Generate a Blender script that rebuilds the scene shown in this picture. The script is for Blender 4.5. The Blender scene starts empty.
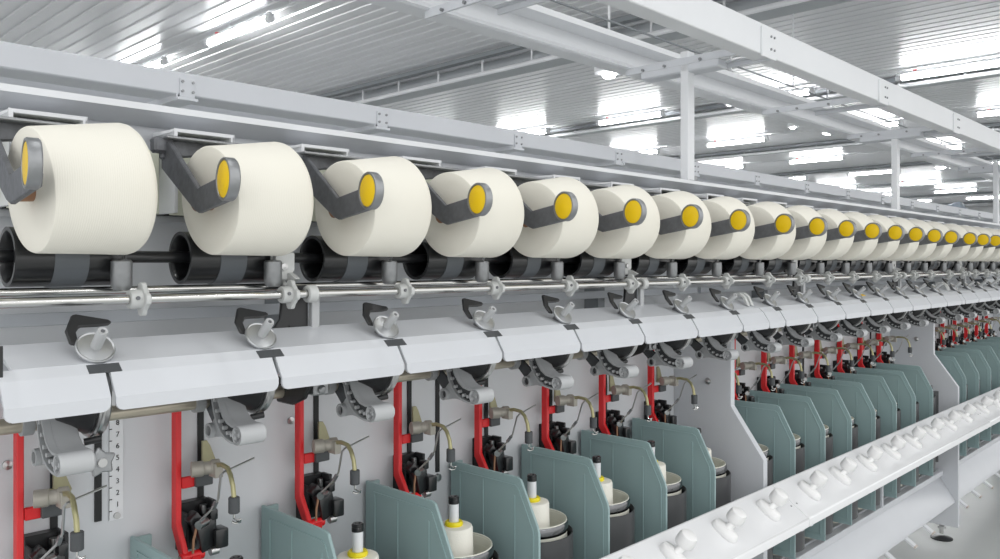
import bpy, bmesh, math, random
from mathutils import Vector, Matrix
random.seed(7)
P = 0.3            # one spindle pitch in metres; all build coordinates are in pitches
EYE = 5.4          # eye height in pitches; build z is measured from eye level
FOC, VY = 809.0, 264.0
CA, SA = 0.6963, 0.7177      # camera heading: view = (SA, CA), right = (CA, -SA)
sc = bpy.context.scene
col = sc.collection

def W(p): return Vector((p[0]*P, p[1]*P, (p[2]+EYE)*P))
def proj(x, y, z):
    d = SA*x + CA*y
    if d < .1: return None
    return 500 + FOC*(CA*x - SA*y)/d, VY - FOC*z/d, d
def seen(x, y, z, m=25):
    q = proj(x, y, z)
    return q is not None and -m < q[0] < 1000+m and -m < q[1] < 559+m
def pos(k):            # spindle k: eight per machine section, a small gap at every frame plate
    return float(k) if k < 8 else (8.11+.967*(k-8) if k < 16 else 16.07+.955*(k-16))

# ------------------------------------------------------------------ materials
def lin(c):
    return tuple(((v/255)/12.92 if v/255 <= .04045 else ((v/255+.055)/1.055)**2.4) for v in c)
MAT = {}
def mat(name, rgb, rough=.5, metal=0., bump=0., bscale=40., var=.03, vscale=6., spec=.5, coat=0., stretch=None, emit=0., sss=0.):
    m = bpy.data.materials.new(name); m.use_nodes = True
    nt = m.node_tree; N = nt.nodes; L = nt.links
    b = N['Principled BSDF']
    b.inputs['Roughness'].default_value = rough
    b.inputs['Metallic'].default_value = metal
    b.inputs['Specular IOR Level'].default_value = spec
    b.inputs['Coat Weight'].default_value = coat
    c = lin(rgb)
    tc = N.new('ShaderNodeTexCoord'); mp = N.new('ShaderNodeMapping')
    L.new(tc.outputs['Object'], mp.inputs['Vector'])
    if stretch: mp.inputs['Scale'].default_value = stretch
    no = N.new('ShaderNodeTexNoise'); no.inputs['Scale'].default_value = vscale; no.inputs['Detail'].default_value = 3
    L.new(mp.outputs['Vector'], no.inputs['Vector'])
    rp = N.new('ShaderNodeValToRGB')
    rp.color_ramp.elements[0].position = .3; rp.color_ramp.elements[1].position = .7
    rp.color_ramp.elements[0].color = tuple(v*(1-var) for v in c)+(1,)
    rp.color_ramp.elements[1].color = tuple(min(1, v*(1+var)) for v in c)+(1,)
    L.new(no.outputs['Fac'], rp.inputs['Fac']); L.new(rp.outputs['Color'], b.inputs['Base Color'])
    if bump:
        n2 = N.new('ShaderNodeTexNoise'); n2.inputs['Scale'].default_value = bscale; n2.inputs['Detail'].default_value = 2
        L.new(mp.outputs['Vector'], n2.inputs['Vector'])
        bp = N.new('ShaderNodeBump'); bp.inputs['Strength'].default_value = bump; bp.inputs['Distance'].default_value = .002
        L.new(n2.outputs['Fac'], bp.inputs['Height']); L.new(bp.outputs['Normal'], b.inputs['Normal'])
    if emit:
        b.inputs['Emission Color'].default_value = (1, 1, 1, 1); b.inputs['Emission Strength'].default_value = emit
    MAT[name] = m
    return m
mat('grey_paint', (203, 206, 211), .42, var=.015)
mat('panel_paint', (208, 211, 215), .38, var=.02)
mat('cover_paint', (205, 208, 213), .3, var=.012)
mat('white_paint', (226, 228, 231), .3, var=.012)
mat('rail_paint', (206, 209, 214), .4, var=.02)
mat('tray_paint', (240, 241, 243), .2, var=.01, coat=.3)
mat('beige_plate', (214, 217, 200), .5, var=.06, vscale=9)
mat('steel_blue_recess', (172, 177, 183), .5)
mat('chrome', (205, 205, 203), .16, 1.0, var=.03, stretch=(1, 30, 30))
mat('brushed_steel', (188, 190, 192), .33, .9, var=.03)
mat('rim_steel', (118, 119, 121), .18, 1.0, var=.04)
mat('floor_light', (170, 174, 172), .3)
mat('dull_chrome', (190, 190, 190), .3, 1.0)
mat('cast_alu', (150, 152, 154), .42, .75, bump=.3, bscale=90, var=.12, vscale=30)
mat('arm_cast', (114, 116, 120), .5, .55, bump=.4, bscale=120, var=.16, vscale=45)
mat('light_cast', (196, 198, 197), .5, .1, bump=.15, bscale=120)
mat('lever_plastic', (160, 162, 164), .5, var=.03)
mat('lever_light', (178, 180, 182), .45, var=.02)
mat('clamp_tan', (168, 164, 155), .45, .3, var=.06, vscale=20)
mat('olive_blade', (158, 154, 124), .45, .4, var=.12, vscale=20)
mat('recess_shade', (62, 64, 66), .6)  # dark tone standing for shade in the lever's hollows
mat('black_plastic', (34, 35, 37), .38, var=.1)
mat('black_rubber', (28, 29, 31), .3, var=.1, coat=.25)
mat('band_grey', (96, 101, 106), .45)
mat('charcoal', (72, 75, 78), .5)
mat('red_paint', (218, 30, 36), .38, var=.04)
mat('yellow_cap', (243, 202, 4), .4, var=.03)
mat('yellow_ring', (240, 222, 20), .4, var=.02)
mat('brass', (172, 168, 130), .4, .7, var=.16, vscale=25)
mat('pipe_zinc', (188, 180, 164), .35, .6, var=.2, vscale=7)
mat('teal_plastic', (148, 172, 173), .42, var=.03, vscale=4)
mat('can_grey', (82, 83, 85), .4, .35, var=.06)
mat('shade_black', (22, 23, 25), .5)  # shade tone for the gap inside the can
mat('pot_white', (226, 226, 214), .4)
mat('bobbin_yarn', (240, 238, 228), .8, bump=.3, bscale=200, var=.01)
mat('knob_white', (240, 240, 240), .3, var=.01)
mat('brown_core', (150, 112, 86), .7)
mat('fixture_white', (225, 227, 230), .4)
mat('tube_glow', (255, 255, 255), .5, emit=24.0)
mat('red_mark', (205, 60, 70), .5)
mat('duct_blue', (150, 160, 172), .5)
mat('girder_dark', (128, 133, 137), .5)
mat('girder_grey', (178, 183, 187), .5)
mat('wall_paint', (238, 240, 241), .6, var=.02, vscale=.5)
mat('slot_black', (30, 32, 34), .6)
mat('ink', (40, 40, 44), .6)
mat('strip_white', (226, 229, 232), .4)
mat('pink_tip', (196, 186, 178), .5)
mat('ceiling_metal', (220, 221, 224), .30, .3, var=.03, vscale=1.2, stretch=(3, .15, 1))

def floor_material():
    m = mat('concrete_floor', (186, 189, 187), .32, var=.06, vscale=1.3)
    return m
floor_material()
def yarn_material():
    m = bpy.data.materials.new('package_yarn'); m.use_nodes = True
    nt = m.node_tree; N = nt.nodes; L = nt.links; b = N['Principled BSDF']
    b.inputs['Base Color'].default_value = lin((235, 232, 221))+(1,)
    b.inputs['Roughness'].default_value = .85; b.inputs['Specular IOR Level'].default_value = .2
    tc = N.new('ShaderNodeTexCoord'); mp = N.new('ShaderNodeMapping'); L.new(tc.outputs['Object'], mp.inputs['Vector'])
    w = N.new('ShaderNodeTexWave'); w.wave_type = 'BANDS'; w.bands_direction = 'X'; w.inputs['Scale'].default_value = 90
    w.inputs['Distortion'].default_value = 3; w.inputs['Detail'].default_value = 2
    L.new(mp.outputs['Vector'], w.inputs['Vector'])
    n = N.new('ShaderNodeTexNoise'); n.inputs['Scale'].default_value = 350; L.new(mp.outputs['Vector'], n.inputs['Vector'])
    ad = N.new('ShaderNodeMath'); ad.operation = 'ADD'
    L.new(w.outputs['Fac'], ad.inputs[0]); L.new(n.outputs['Fac'], ad.inputs[1])
    bp = N.new('ShaderNodeBump'); bp.inputs['Strength'].default_value = .12; bp.inputs['Distance'].default_value = .001
    L.new(ad.outputs[0], bp.inputs['Height']); L.new(bp.outputs['Normal'], b.inputs['Normal'])
    MAT['package_yarn'] = m
yarn_material()

# ------------------------------------------------------------------ mesh builder (pitch units)
class MB:
    def __init__(s): s.v = []; s.f = []
    def add(s, vs, fs):
        o = len(s.v); s.v += [tuple(v) for v in vs]; s.f += [tuple(i+o for i in f) for f in fs]; return s
    def box(s, x0, x1, y0, y1, z0, z1):
        vs = [(x, y, z) for x in (x0, x1) for y in (y0, y1) for z in (z0, z1)]
        return s.add(vs, [(0, 1, 3, 2), (4, 6, 7, 5), (0, 4, 5, 1), (2, 3, 7, 6), (0, 2, 6, 4), (1, 5, 7, 3)])
    def prism(s, poly, a, b, axis='x', M=None):
        n = len(poly); vs = []
        for t in (a, b):
            for (p, q) in poly:
                v = (t, p, q) if axis == 'x' else ((p, t, q) if axis == 'y' else (p, q, t))
                vs.append(tuple(M @ Vector(v)) if M else v)
        fs = [tuple(range(n)), tuple(range(2*n-1, n-1, -1))]
        for i in range(n): j = (i+1) % n; fs.append((i, i+n, j+n, j))
        return s.add(vs, fs)
    def ring(s, outer, inner, a, b):      # frame with a hole, extruded on x
        n = len(outer); vs = []
        for t in (a, b):
            vs += [(t, p, q) for p, q in outer] + [(t, p, q) for p, q in inner]
        fs = []
        for i in range(n):
            j = (i+1) % n
            fs += [(i, j, n+j, n+i), (2*n+i, 3*n+i, 3*n+j, 2*n+j), (i, 2*n+i, 2*n+j, j), (n+i, n+j, 3*n+j, 3*n+i)]
        return s.add(vs, fs)
    def lathe(s, prof, o, d, n=24, close=False):
        d = Vector(d).normalized(); u = d.orthogonal().normalized(); w = d.cross(u); o = Vector(o)
        vs = []; fs = []; m = len(prof)
        for (r, t) in prof:
            r = max(r, 1e-5)
            for i in range(n):
                a = 2*math.pi*i/n
                vs.append(o + d*t + (u*math.cos(a)+w*math.sin(a))*r)
        for k in range(m-1 if not close else m):
            k2 = (k+1) % m
            for i in range(n):
                j = (i+1) % n
                fs.append((k*n+i, k*n+j, k2*n+j, k2*n+i))
        if not close:
            if prof[0][0] > 1e-4: fs.append(tuple(range(n-1, -1, -1)))
            if prof[-1][0] > 1e-4: fs.append(tuple((m-1)*n+i for i in range(n)))
        return s.add(vs, fs)
    def cyl(s, a, b, r, n=20, r2=None):
        a = Vector(a); b = Vector(b); L = (b-a).length
        return s.lathe([(r, 0), (r if r2 is None else r2, L)], a, b-a, n)
    def tube(s, pts, r, n=8, rs=None):
        pts = [Vector(p) for p in pts]; vs = []; fs = []; u = None
        for i, p in enumerate(pts):
            t = (pts[min(i+1, len(pts)-1)] - pts[max(i-1, 0)]).normalized()
            u = t.orthogonal().normalized() if u is None else (u - t*u.dot(t)).normalized()
            w = t.cross(u); rr = rs[i] if rs else r
            for k in range(n):
                a = 2*math.pi*k/n; vs.append(p + (u*math.cos(a)+w*math.sin(a))*rr)
        for i in range(len(pts)-1):
            for k in range(n):
                j = (k+1) % n; fs.append((i*n+k, i*n+j, (i+1)*n+j, (i+1)*n+k))
        fs += [tuple(range(n-1, -1, -1)), tuple((len(pts)-1)*n+k for k in range(n))]
        return s.add(vs, fs)
    def obox(s, c, ax, ay, az):          # oriented box: centre and three half vectors
        c = Vector(c); ax = Vector(ax); ay = Vector(ay); az = Vector(az)
        vs = [c+ax*i+ay*j+az*k for i in (-1, 1) for j in (-1, 1) for k in (-1, 1)]
        return s.add(vs, [(0, 1, 3, 2), (4, 6, 7, 5), (0, 4, 5, 1), (2, 3, 7, 6), (0, 2, 6, 4), (1, 5, 7, 3)])
    def build(s, name, material, parent=None, org=(0, 0, 0), bevel=0., seg=1, smooth=35):
        bm = bmesh.new(); o = Vector(org)
        bv = [bm.verts.new((Vector(v)-o)*P) for v in s.v]
        for f in s.f:
            try: bm.faces.new([bv[i] for i in f])
            except ValueError: pass
        bmesh.ops.remove_doubles(bm, verts=bm.verts, dist=1e-6)
        bmesh.ops.recalc_face_normals(bm, faces=bm.faces)
        if bevel:
            es = [e for e in bm.edges if len(e.link_faces) == 2 and e.calc_face_angle(0) > math.radians(38)]
            bmesh.ops.bevel(bm, geom=es, offset=bevel*P, segments=seg, affect='EDGES', profile=.5, clamp_overlap=True)
        me = bpy.data.meshes.new(name); bm.to_mesh(me); bm.free()
        for p in me.polygons: p.use_smooth = True
        me.set_sharp_from_angle(angle=math.radians(smooth))
        me.materials.append(MAT[material])
        ob = bpy.data.objects.new(name, me); col.objects.link(ob)
        if parent is not None: ob.parent = parent
        else: ob.location = W(org)
        return ob

def tag(o, label, cat, group=None, kind=None):
    o['label'] = label; o['category'] = cat
    if group: o['group'] = group
    if kind: o['kind'] = kind
    return o
def root(name, org):
    e = bpy.data.objects.new(name, None); e.location = W(org); e.empty_display_size = .03
    col.objects.link(e); return e
def struct(o):
    o['kind'] = 'structure'; return o
def copy_tree(o, parent=None):
    c = o.copy(); col.objects.link(c)
    if parent is not None: c.parent = parent
    for ch in CH.get(o.name, []):
        c2 = ch.copy(); col.objects.link(c2); c2.parent = c
        for g in CH.get(ch.name, []):
            c3 = g.copy(); col.objects.link(c3); c3.parent = c2
    return c
CH = {}
ORD = 'first second third fourth fifth sixth seventh eighth ninth tenth eleventh twelfth thirteenth fourteenth fifteenth sixteenth seventeenth eighteenth nineteenth twentieth twenty-first twenty-second twenty-third twenty-fourth twenty-fifth twenty-sixth twenty-seventh twenty-eighth'.split()
def repeat(proto, org, ks, label, cat, group, probe, extra=None):
    """copies proto (built for k=0) to every k in ks whose probe point lies in the picture; labels by rank"""
    CH.clear()
    for o in bpy.data.objects:
        if o.parent: CH.setdefault(o.parent.name, []).append(o)
    vis = [k for k in ks if any(seen(q[0]+pos(k), q[1], q[2]) for q in probe)]
    out = {}
    for i, k in enumerate(vis):
        o = proto if i == 0 else copy_tree(proto)
        o.location = W((org[0]+pos(k), org[1], org[2]))
        n = len(vis)
        where = 'leftmost' if i == 0 else ('rightmost' if i == n-1 else ORD[i]+' from the left')
        if extra and k in extra: tag(o, extra[k], cat, group)
        else: tag(o, label % where, cat, group)
        out[k] = o
    return out
KS = range(0, 24)

# ================================================================== SETTING
X0R, X1R, Y0R, Y1R, ZC = -12., 150., -30., 56., 9.4
struct(MB().box(X0R, X1R, Y0R, Y1R, -EYE-.3, -EYE).build('floor', 'concrete_floor'))
m = MB(); pitch = .62; n = int((X1R-X0R)/pitch); prof = []
for i in range(n):
    x = X0R + i*pitch
    prof += [(x, ZC), (x+.46, ZC), (x+.49, ZC+.06), (x+.59, ZC+.06)]
prof += [(X0R+n*pitch, ZC)]
vs = [(x, y, z) for y in (-6., Y1R) for x, z in prof]; q = len(prof)
m.add(vs, [(i, i+1, q+i+1, q+i) for i in range(q-1)])
m.box(X0R, X1R, -6., Y1R, ZC+.2, ZC+.4)
struct(m.build('ceiling', 'ceiling_metal', smooth=20))
struct(MB().box(X1R, X1R+.5, Y0R, Y1R, -EYE, ZC+.4).build('wall_end', 'wall_paint'))

struct(MB().box(X0R, X1R, Y1R, Y1R+.5, -EYE, ZC+.4).build('wall_back', 'wall_paint'))

# ceiling girders with the pipes hung along them
for i, x in enumerate((26.2, 44.0, 62.5, 81., 100., 120., 138.)):
    r = root('ceiling_girder', (x, 20, ZC))
    dp = .75 if i == 0 else .34
    m = MB(); m.box(x, x+.9, -6, Y1R-.1, ZC-dp, ZC-dp+.1); m.box(x+.4, x+.55, -6, Y1R-.1, ZC-dp+.1, ZC-.02)
    m.build('beam', 'girder_grey', r, (x, 20, ZC))
    m = MB(); m.tube([(x-.5, -6, ZC-dp-.05), (x-.5, Y1R-.2, ZC-dp-.05)], .10, 10)
    m.build('pipe', 'fixture_white', r, (x, 20, ZC))
    for j in range(14):
        y = 2+j*3.
        if seen(x, y, ZC-.5): MB().box(x-.53, x-.47, y, y+.08, ZC-dp, ZC).build('hanger', 'fixture_white', r, (x, 20, ZC))
    m = MB(); m.box(x-1.1, x-.75, -6, Y1R-.2, ZC-.25, ZC-.05)
    m.build('cable_tray', 'girder_dark', r, (x, 20, ZC))
    tag(r, 'grey ceiling girder with hung pipe, %s back from the camera' % ORD[i], 'ceiling girder', 'girders crossing the ceiling')

# ceiling lamps, hung in rows from thin conduits
rows = [15.4, 41.5, 55., 69.2, 82.8, 96.5, 110.5, 124.5]
rowname = ['nearest', 'second', 'third', 'fourth', 'fifth', 'sixth', 'seventh', 'farthest']
ZT = 9.0
r0 = None
for ri, x in enumerate(rows):
    c = MB().tube([(x, -6, ZT+.22), (x, Y1R-.3, ZT+.22)], .025, 6)
    for j in range(14): c.box(x-.015, x+.015, -5.5+j*4.4, -5.47+j*4.4, ZT+.2, ZC)
    tag(c.build('lamp_conduit', 'fixture_white', org=(x, 20, ZT)), 'thin white conduit carrying the %s row of ceiling lamps' % rowname[ri], 'conduit', 'lamp conduits')
    cnt = 0
    for j in range(0, 7):
        y1 = 31.6 - 9.05*(3-j)*1.0 + 0.0
        y0 = y1 - 5.0
        if not (seen(x, y0, ZT, 10) or seen(x, y1, ZT, 10)): continue
        if proj(x, (y0+y1)/2, ZT)[2] < 5: continue
        if y0 < -5.5 or y1 > Y1R-1: continue
        if r0 is None:
            o = (x, y0, ZT); r = root('ceiling_lamp', o)
            m = MB(); m.box(x-.13, x+.13, y0, y1, ZT+.1, ZT+.2)
            m.lathe([(.145, 0), (.145, .28)], (x, y0-.02, ZT-.02), (0, 1, 0), 14); m.lathe([(.145, 0), (.145, .28)], (x, y1-.26, ZT-.02), (0, 1, 0), 14)
            m.build('housing', 'fixture_white', r, o, bevel=.02)
            MB().lathe([(.14, .25), (.14, 4.75)], (x, y0, ZT-.02), (0, 1, 0), 16).build('diffuser', 'tube_glow', r, o)
            MB().box(x-.05, x+.05, y1-.9, y1-.75, ZT+.2, ZT+.3).build('red_indicator', 'red_mark', r, o)
            r0 = r; r0['y'] = 0
            CH.clear()
            for ob in bpy.data.objects:
                if ob.parent: CH.setdefault(ob.parent.name, []).append(ob)
            lamp_org = o
        else:
            r = copy_tree(r0); r.location = W((x, y0, ZT))
        cnt += 1
        tag(r, 'long glowing tube lamp in the %s lamp row, %s from the camera side' % (rowname[ri], ORD[cnt-1]), 'ceiling lamp', 'tube lamps under the ceiling')
if 'y' in r0: del r0['y']

# grey blue ventilation duct near the end wall
x, y, z = 100., 22.6, 6.6
m = MB(); m.tube([(118, 33, z), (112, 30.2, z+.1), (106, 27.6, z), (105.4, 27.0, z-.9), (105.3, 26.9, z-2.5)], .75, 14)
tag(m.build('ventilation_duct', 'duct_blue', org=(112, 30, z)), 'bent grey blue ventilation duct in front of the far end wall', 'duct')

# ================================================================== UPPER RAILS AND OVERHEAD FRAME
XA, XB = -1.0, 60.0
ORG = (5, 6, 1)
r = root('cable_channel', (5, 6.6, 1.4))
o = (5, 6.6, 1.4)
MB().box(XA, XB, 6.6, 6.95, 1.41, 1.6).build('channel_box', 'rail_paint', r, o, bevel=.01)
m = MB().box(XA, XB, 7.35, 7.7, 1.40, 1.62)
m.build('rear_channel_box', 'rail_paint', r, o, bevel=.01)
j = 0
x = 1.0
while x < 34:
    m = MB(); m.box(x-.065, x+.065, 6.585, 6.6, 1.39, 1.55)
    m.box(x-.09, x+.09, 6.575, 7.4, 1.365, 1.39)
    m.box(x-.09, x-.075, 6.6, 7.4, 1.39, 1.42)
    m.build('mounting_bracket', 'rail_paint', r, o, bevel=.004)
    for dx in (-.045, .045):
        for dz in (1.44, 1.52): MB().cyl((x+dx, 6.585, dz), (x+dx, 6.572, dz), .012, 8).build('bolt', 'cast_alu', r, o)
    x += 2.0375
tag(r, 'white twin cable channel running above the top rail of the machine', 'cable channel')

r = root('top_rail', (5, 5.65, 1.05)); o = (5, 5.65, 1.05)
MB().box(XA, 40, 5.62, 5.66, 1.06, 1.105).build('flange', 'white_paint', r, o)
MB().prism([(5.63, 1.06), (5.66, 1.06), (5.86, 1.0), (5.86, .985), (5.80, .985)], XA, 40).build('lower_face', 'rail_paint', r, o)
MB().box(XA, 40, 5.86, 5.9, .33, 1.1).build('rear_web', 'grey_paint', r, o)
tag(r, 'long light grey top rail above the row of yarn packages', 'rail')

POSTX = [9.62, 17.77, 25.92, 34.07]
pn = ['nearest', 'second', 'third', 'farthest']
for i, x in enumerate(POSTX):
    if not seen(x, 5.8, 2): continue
    o = (x, 5.8, 1.1)
    r = root('support_post', o)
    MB().box(x-.085, x+.085, 5.74, 5.86, 1.08, 2.86).build('shaft', 'white_paint', r, o, bevel=.008)
    m = MB(); m.box(x-.16, x+.16, 5.66, 5.92, 1.085, 1.12); m.box(x+.085, x+.18, 5.75, 5.78, 1.1, 1.2)
    m.build('foot_plate', 'cast_alu', r, o, bevel=.005)
    tag(r, 'white square post standing on the top rail, %s to the camera' % pn[i], 'post', 'posts carrying the overhead beams')
def beam(name, y, zb, zt, lab, joints):
    o = (10, y, zb); r = root(name, o)
    return r, o
r = root('overhead_beam', (10, 4.7, 2.63)); o = (10, 4.7, 2.63)
MB().box(-1, 60, 4.7, 4.95, 2.63, 3.02).build('beam_box', 'white_paint', r, o, bevel=.01)
x = 1.47
while x < 40:
    MB().box(x-.1, x+.28, 4.675, 4.7, 2.60, 2.98).build('splice_plate', 'white_paint', r, o, bevel=.004)
    for dx in (.13, .22):
        for dz in (2.72, 2.88): MB().cyl((x+dx, 4.675, dz), (x+dx, 4.66, dz), .016, 8).build('bolt', 'cast_alu', r, o)
    x += 4.075
tag(r, 'large white overhead beam crossing the upper right of the frame', 'beam')
r = root('overhead_channel', (10, 6.7, 2.78)); o = (10, 6.7, 2.78)
MB().prism([(6.66, 2.78), (6.69, 2.76), (7.0, 2.78), (7.0, 3.22), (6.66, 3.22), (6.66, 3.14), (6.95, 3.14), (6.95, 2.94)], -1, 60).build('channel_profile', 'white_paint', r, o, smooth=10)
MB().box(-1, 60, 5.95, 5.97, 2.98, 3.0).build('cable', 'girder_dark', r, o)
tag(r, 'white overhead channel beam behind the posts with a recessed web', 'beam')
an = {0: 'cut off by the top edge of the picture', 1: 'on top of the nearest post', 2: 'midway between the nearest and second posts', 3: 'on top of the second post', 4: 'midway between the second and third posts', 5: 'on top of the third post', 6: 'beyond the third post'}
for i in range(0, 7):
    x = (5.9, 9.66, 13.85, 17.8, 21.9, 26.0, 30.1)[i]
    if not (seen(x, 6.6, 2.7) or seen(x, 4.75, 2.7)): continue
    o = (x, 5.7, 2.7); r = root('cross_arm', o)
    m = MB(); m.box(x-.13, x-.10, 4.72, 6.75, 2.68, 2.77); m.box(x-.13, x+.02, 4.72, 6.75, 2.765, 2.78)
    m.build('angle_bar', 'rail_paint', r, o, bevel=.004)
    m = MB(); m.box(x+.14, x+.17, 4.68, 5.9, 2.60, 2.66); m.box(x+.06, x+.17, 4.68, 5.9, 2.66, 2.672)
    m.build('lower_bar', 'rail_paint', r, o, bevel=.004)
    for y in (6.45, 6.1, 5.55): MB().cyl((x-.13, y, 2.71), (x-.16, y, 2.71), .02, 8).build('bolt', 'cast_alu', r, o)
    if i % 2 == 1:
        MB().box(x-.125, x+.14, 5.3, 6.5, 2.58, 2.70).build('head_block', 'rail_paint', r, o, bevel=.02)
    tag(r, 'white cross arm under the overhead beams, ' + an[i], 'bracket', 'cross arms under the overhead beams')
# dome lamps hung from the channel beam
for (u, v, D, lab, glow) in ((609, 70, 17.5, 'white dome sensor left of the nearest post top', 0), (731, 103, 30, 'glowing round lamp right of the nearest post', 1),
                             (793, 126, 28, 'white dome sensor between the posts below the channel beam', 0), (828, 132, 38, 'glowing round lamp left of the second post', 1),
                             (941, 166, 52, 'glowing round lamp right of the second post', 1)):
    L = (u-500)/FOC*D; x = SA*D+CA*L; y = CA*D-SA*L; z = (VY-v)/FOC*D
    o = (x, y, z); s = (.8 if u < 620 else .5*D/30.)
    r = root('dome_lamp' if glow else 'dome_sensor', o)
    MB().lathe([(.0, .22*s), (.3*s, .22*s), (.4*s, .1*s), (.4*s, -.08*s), (.2*s, -.1*s)], o, (0, 0, 1), 18).build('housing', 'fixture_white', r, o)
    MB().lathe([(.2*s if not glow else .36*s, -.1*s), (.15*s, -.2*s), (.0, -.22*s)], o, (0, 0, 1), 16).build('lens', 'tube_glow', r, o)  # sensor lenses glow too, to make the white domes brighter
    MB().cyl((x, y, z+.2*s), (x, y, ZC), .03, 6).build('hanger', 'fixture_white', r, o)
    tag(r, lab, 'lamp' if glow else 'sensor')

# ================================================================== MACHINE BODY
SEC = [(-7.0, 1.18, 'cut off at the left edge'), (1.22, 9.28, 'nearest'), (9.38, 17.43, 'middle'), (17.53, 25.58, 'farthest')]
for (a, b, nm) in SEC:
    xs = a if a > -3 else -1.0
    o = ((xs+b)/2, 5.85, -2)
    nmx = {'cut off at the left edge': 'at the left edge of the frame', 'nearest': 'behind the left red levers', 'middle': 'between the two cut-away frame plates', 'farthest': 'beyond the second frame plate'}[nm]
    r = root('back_cladding', o)
    m = MB().box(xs, b, 5.8, 5.86, -4.1, .33); m.box(xs, b, 5.74, 5.8, .30, .34)
    m.build('sheet', 'panel_paint', r, o)
    MB().box(xs, b, 5.45, 5.5, -.38, -.30).build('stiffener_rail', 'steel_blue_recess', r, o, bevel=.005)
    tag(r, 'light grey back panel of the machine section ' + nmx, 'panel', 'machine back panels')
    k0 = SEC.index((a, b, nm))-1
    if k0 >= 0:
        for q in range(8):
            x = 1.77+pos(k0*8+q)
            if proj(x, 5.8, -1)[0] < 1010: MB().box(x-.022, x+.022, 5.785, 5.8, -1.95, -.8).build('slot', 'slot_black', r, o)
        for q in range(2 if k0 == 0 else 3):
            x = 2.045+3.07*q+k0*8.15
            if proj(x, 5.8, -1)[0] < 1010:
                zb = -1.75 if x < 3 else -1.98
                MB().box(x-.022, x+.022, 5.785, 5.8, zb, -.7).build('slot', 'slot_black', r, o)
                if x > 3: MB().lathe([(.0, 0), (.035, 0), (.035, .03), (0, .035)], (x, 5.8, zb-.05), (0, -1, 0), 12).build('bolt', 'dull_chrome', r, o)
        for q in range(2):
            x = 3.35+k0*8.15+4.075*q
            MB().box(x-.05, x+.07, 5.6, 5.8, -.6, .1).build('upright_rib', 'girder_dark', r, o)
        for q in range(4):
            x = 1.5+k0*8.15+2.03*q
            MB().lathe([(.0, 0), (.03, 0), (.03, .02), (0, .025)], (x, 5.8, -1.27), (0, -1, 0), 12).build('screw', 'dull_chrome', r, o)

# numbered setting scale
o = (2.17, 5.79, -1.3); r = root('number_scale', o)
MB().box(2.115, 2.21, 5.79, 5.8, -1.765, -.82).build('strip', 'strip_white', r, o)
m = MB().box(2.115, 2.118, 5.7895, 5.79, -1.76, -.82)
for i in range(11): m.box(2.118, 2.135, 5.787, 5.79, -1.70+.0805*i-.003, -1.70+.0805*i+.003)
m.build('tick_marks', 'ink', r, o)
for i in range(9):
    cu = bpy.data.curves.new('numeral', 'FONT'); cu.body = str(i+1); cu.size = .05*P; cu.align_x = 'CENTER'; cu.align_y = 'CENTER'; cu.extrude = .0003
    t = bpy.data.objects.new('numeral_source', cu); col.objects.link(t)
    bpy.context.view_layer.update()
    me = bpy.data.meshes.new_from_object(t.evaluated_get(bpy.context.evaluated_depsgraph_get()))
    bpy.data.objects.remove(t); bpy.data.curves.remove(cu)
    me.materials.clear(); me.materials.append(MAT['ink'])
    t = bpy.data.objects.new('numeral', me); col.objects.link(t); t.parent = r
    t.location = (Vector((2.172, 5.787, -1.66+.0805*i))-Vector(o))*P; t.rotation_euler = (math.pi/2, 0, 0)
MB().lathe([(0, 0), (.022, 0), (.022, .02), (0, .02)], (2.165, 5.79, -1.735), (0, -1, 0), 12).build('screw', 'dull_chrome', r, o)
tag(r, 'white vertical scale strip printed with the numbers 1 to 8 on the back panel', 'scale')

# partition plates with the cut-away front
for i, x in enumerate((9.33, 17.48, 25.63)):
    o = (x, 5.2, -5.2); r = root('frame_plate', o)
    pr = [(5.84, -.62), (4.98, -.62), (4.98, -1.78), (4.545, -2.39), (4.545, -5.12), (5.84, -5.12)]
    MB().prism(pr, x-.045, x-.02).build('side_sheet', 'grey_paint', r, o, bevel=.004)
    pr2 = [(5.84, -.62), (4.99, -.62), (4.99, -1.785), (4.553, -2.395), (4.553, -5.12), (5.84, -5.12)]
    MB().prism(pr2, x-.015, x+.075).build('core_plate', 'grey_paint', r, o, bevel=.006)
    for (yy, zz) in ((5.12, -2.62), (5.3, -1.5)):
        MB().lathe([(.045, 0), (.045, .012), (.022, .02), (.022, .045), (0, .05)], (x-.045, yy, zz), (-1, 0, 0), 12).build('bolt', 'dull_chrome', r, o)
    m = MB().cyl((x, 4.85, -5.15), (x, 4.85, -5.3), .04, 10); m.cyl((x, 4.85, -5.15), (x, 4.85, -5.2), .07, 6); m.build('foot_screw', 'dull_chrome', r, o)
    MB().lathe([(.0, 0), (.2, 0), (.2, .02), (.1, .045), (.05, .06), (0, .06)], (x, 4.85, -5.4), (0, 0, 1), 24).build('foot_pad', 'black_rubber', r, o)
    tag(r, ['light grey cut-away frame plate nearest the camera', 'light grey frame plate whose black foot shows on the floor at right', 'light grey frame plate at the right edge, farthest along the machine'][i], 'frame plate', 'cut-away frame plates')

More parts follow.
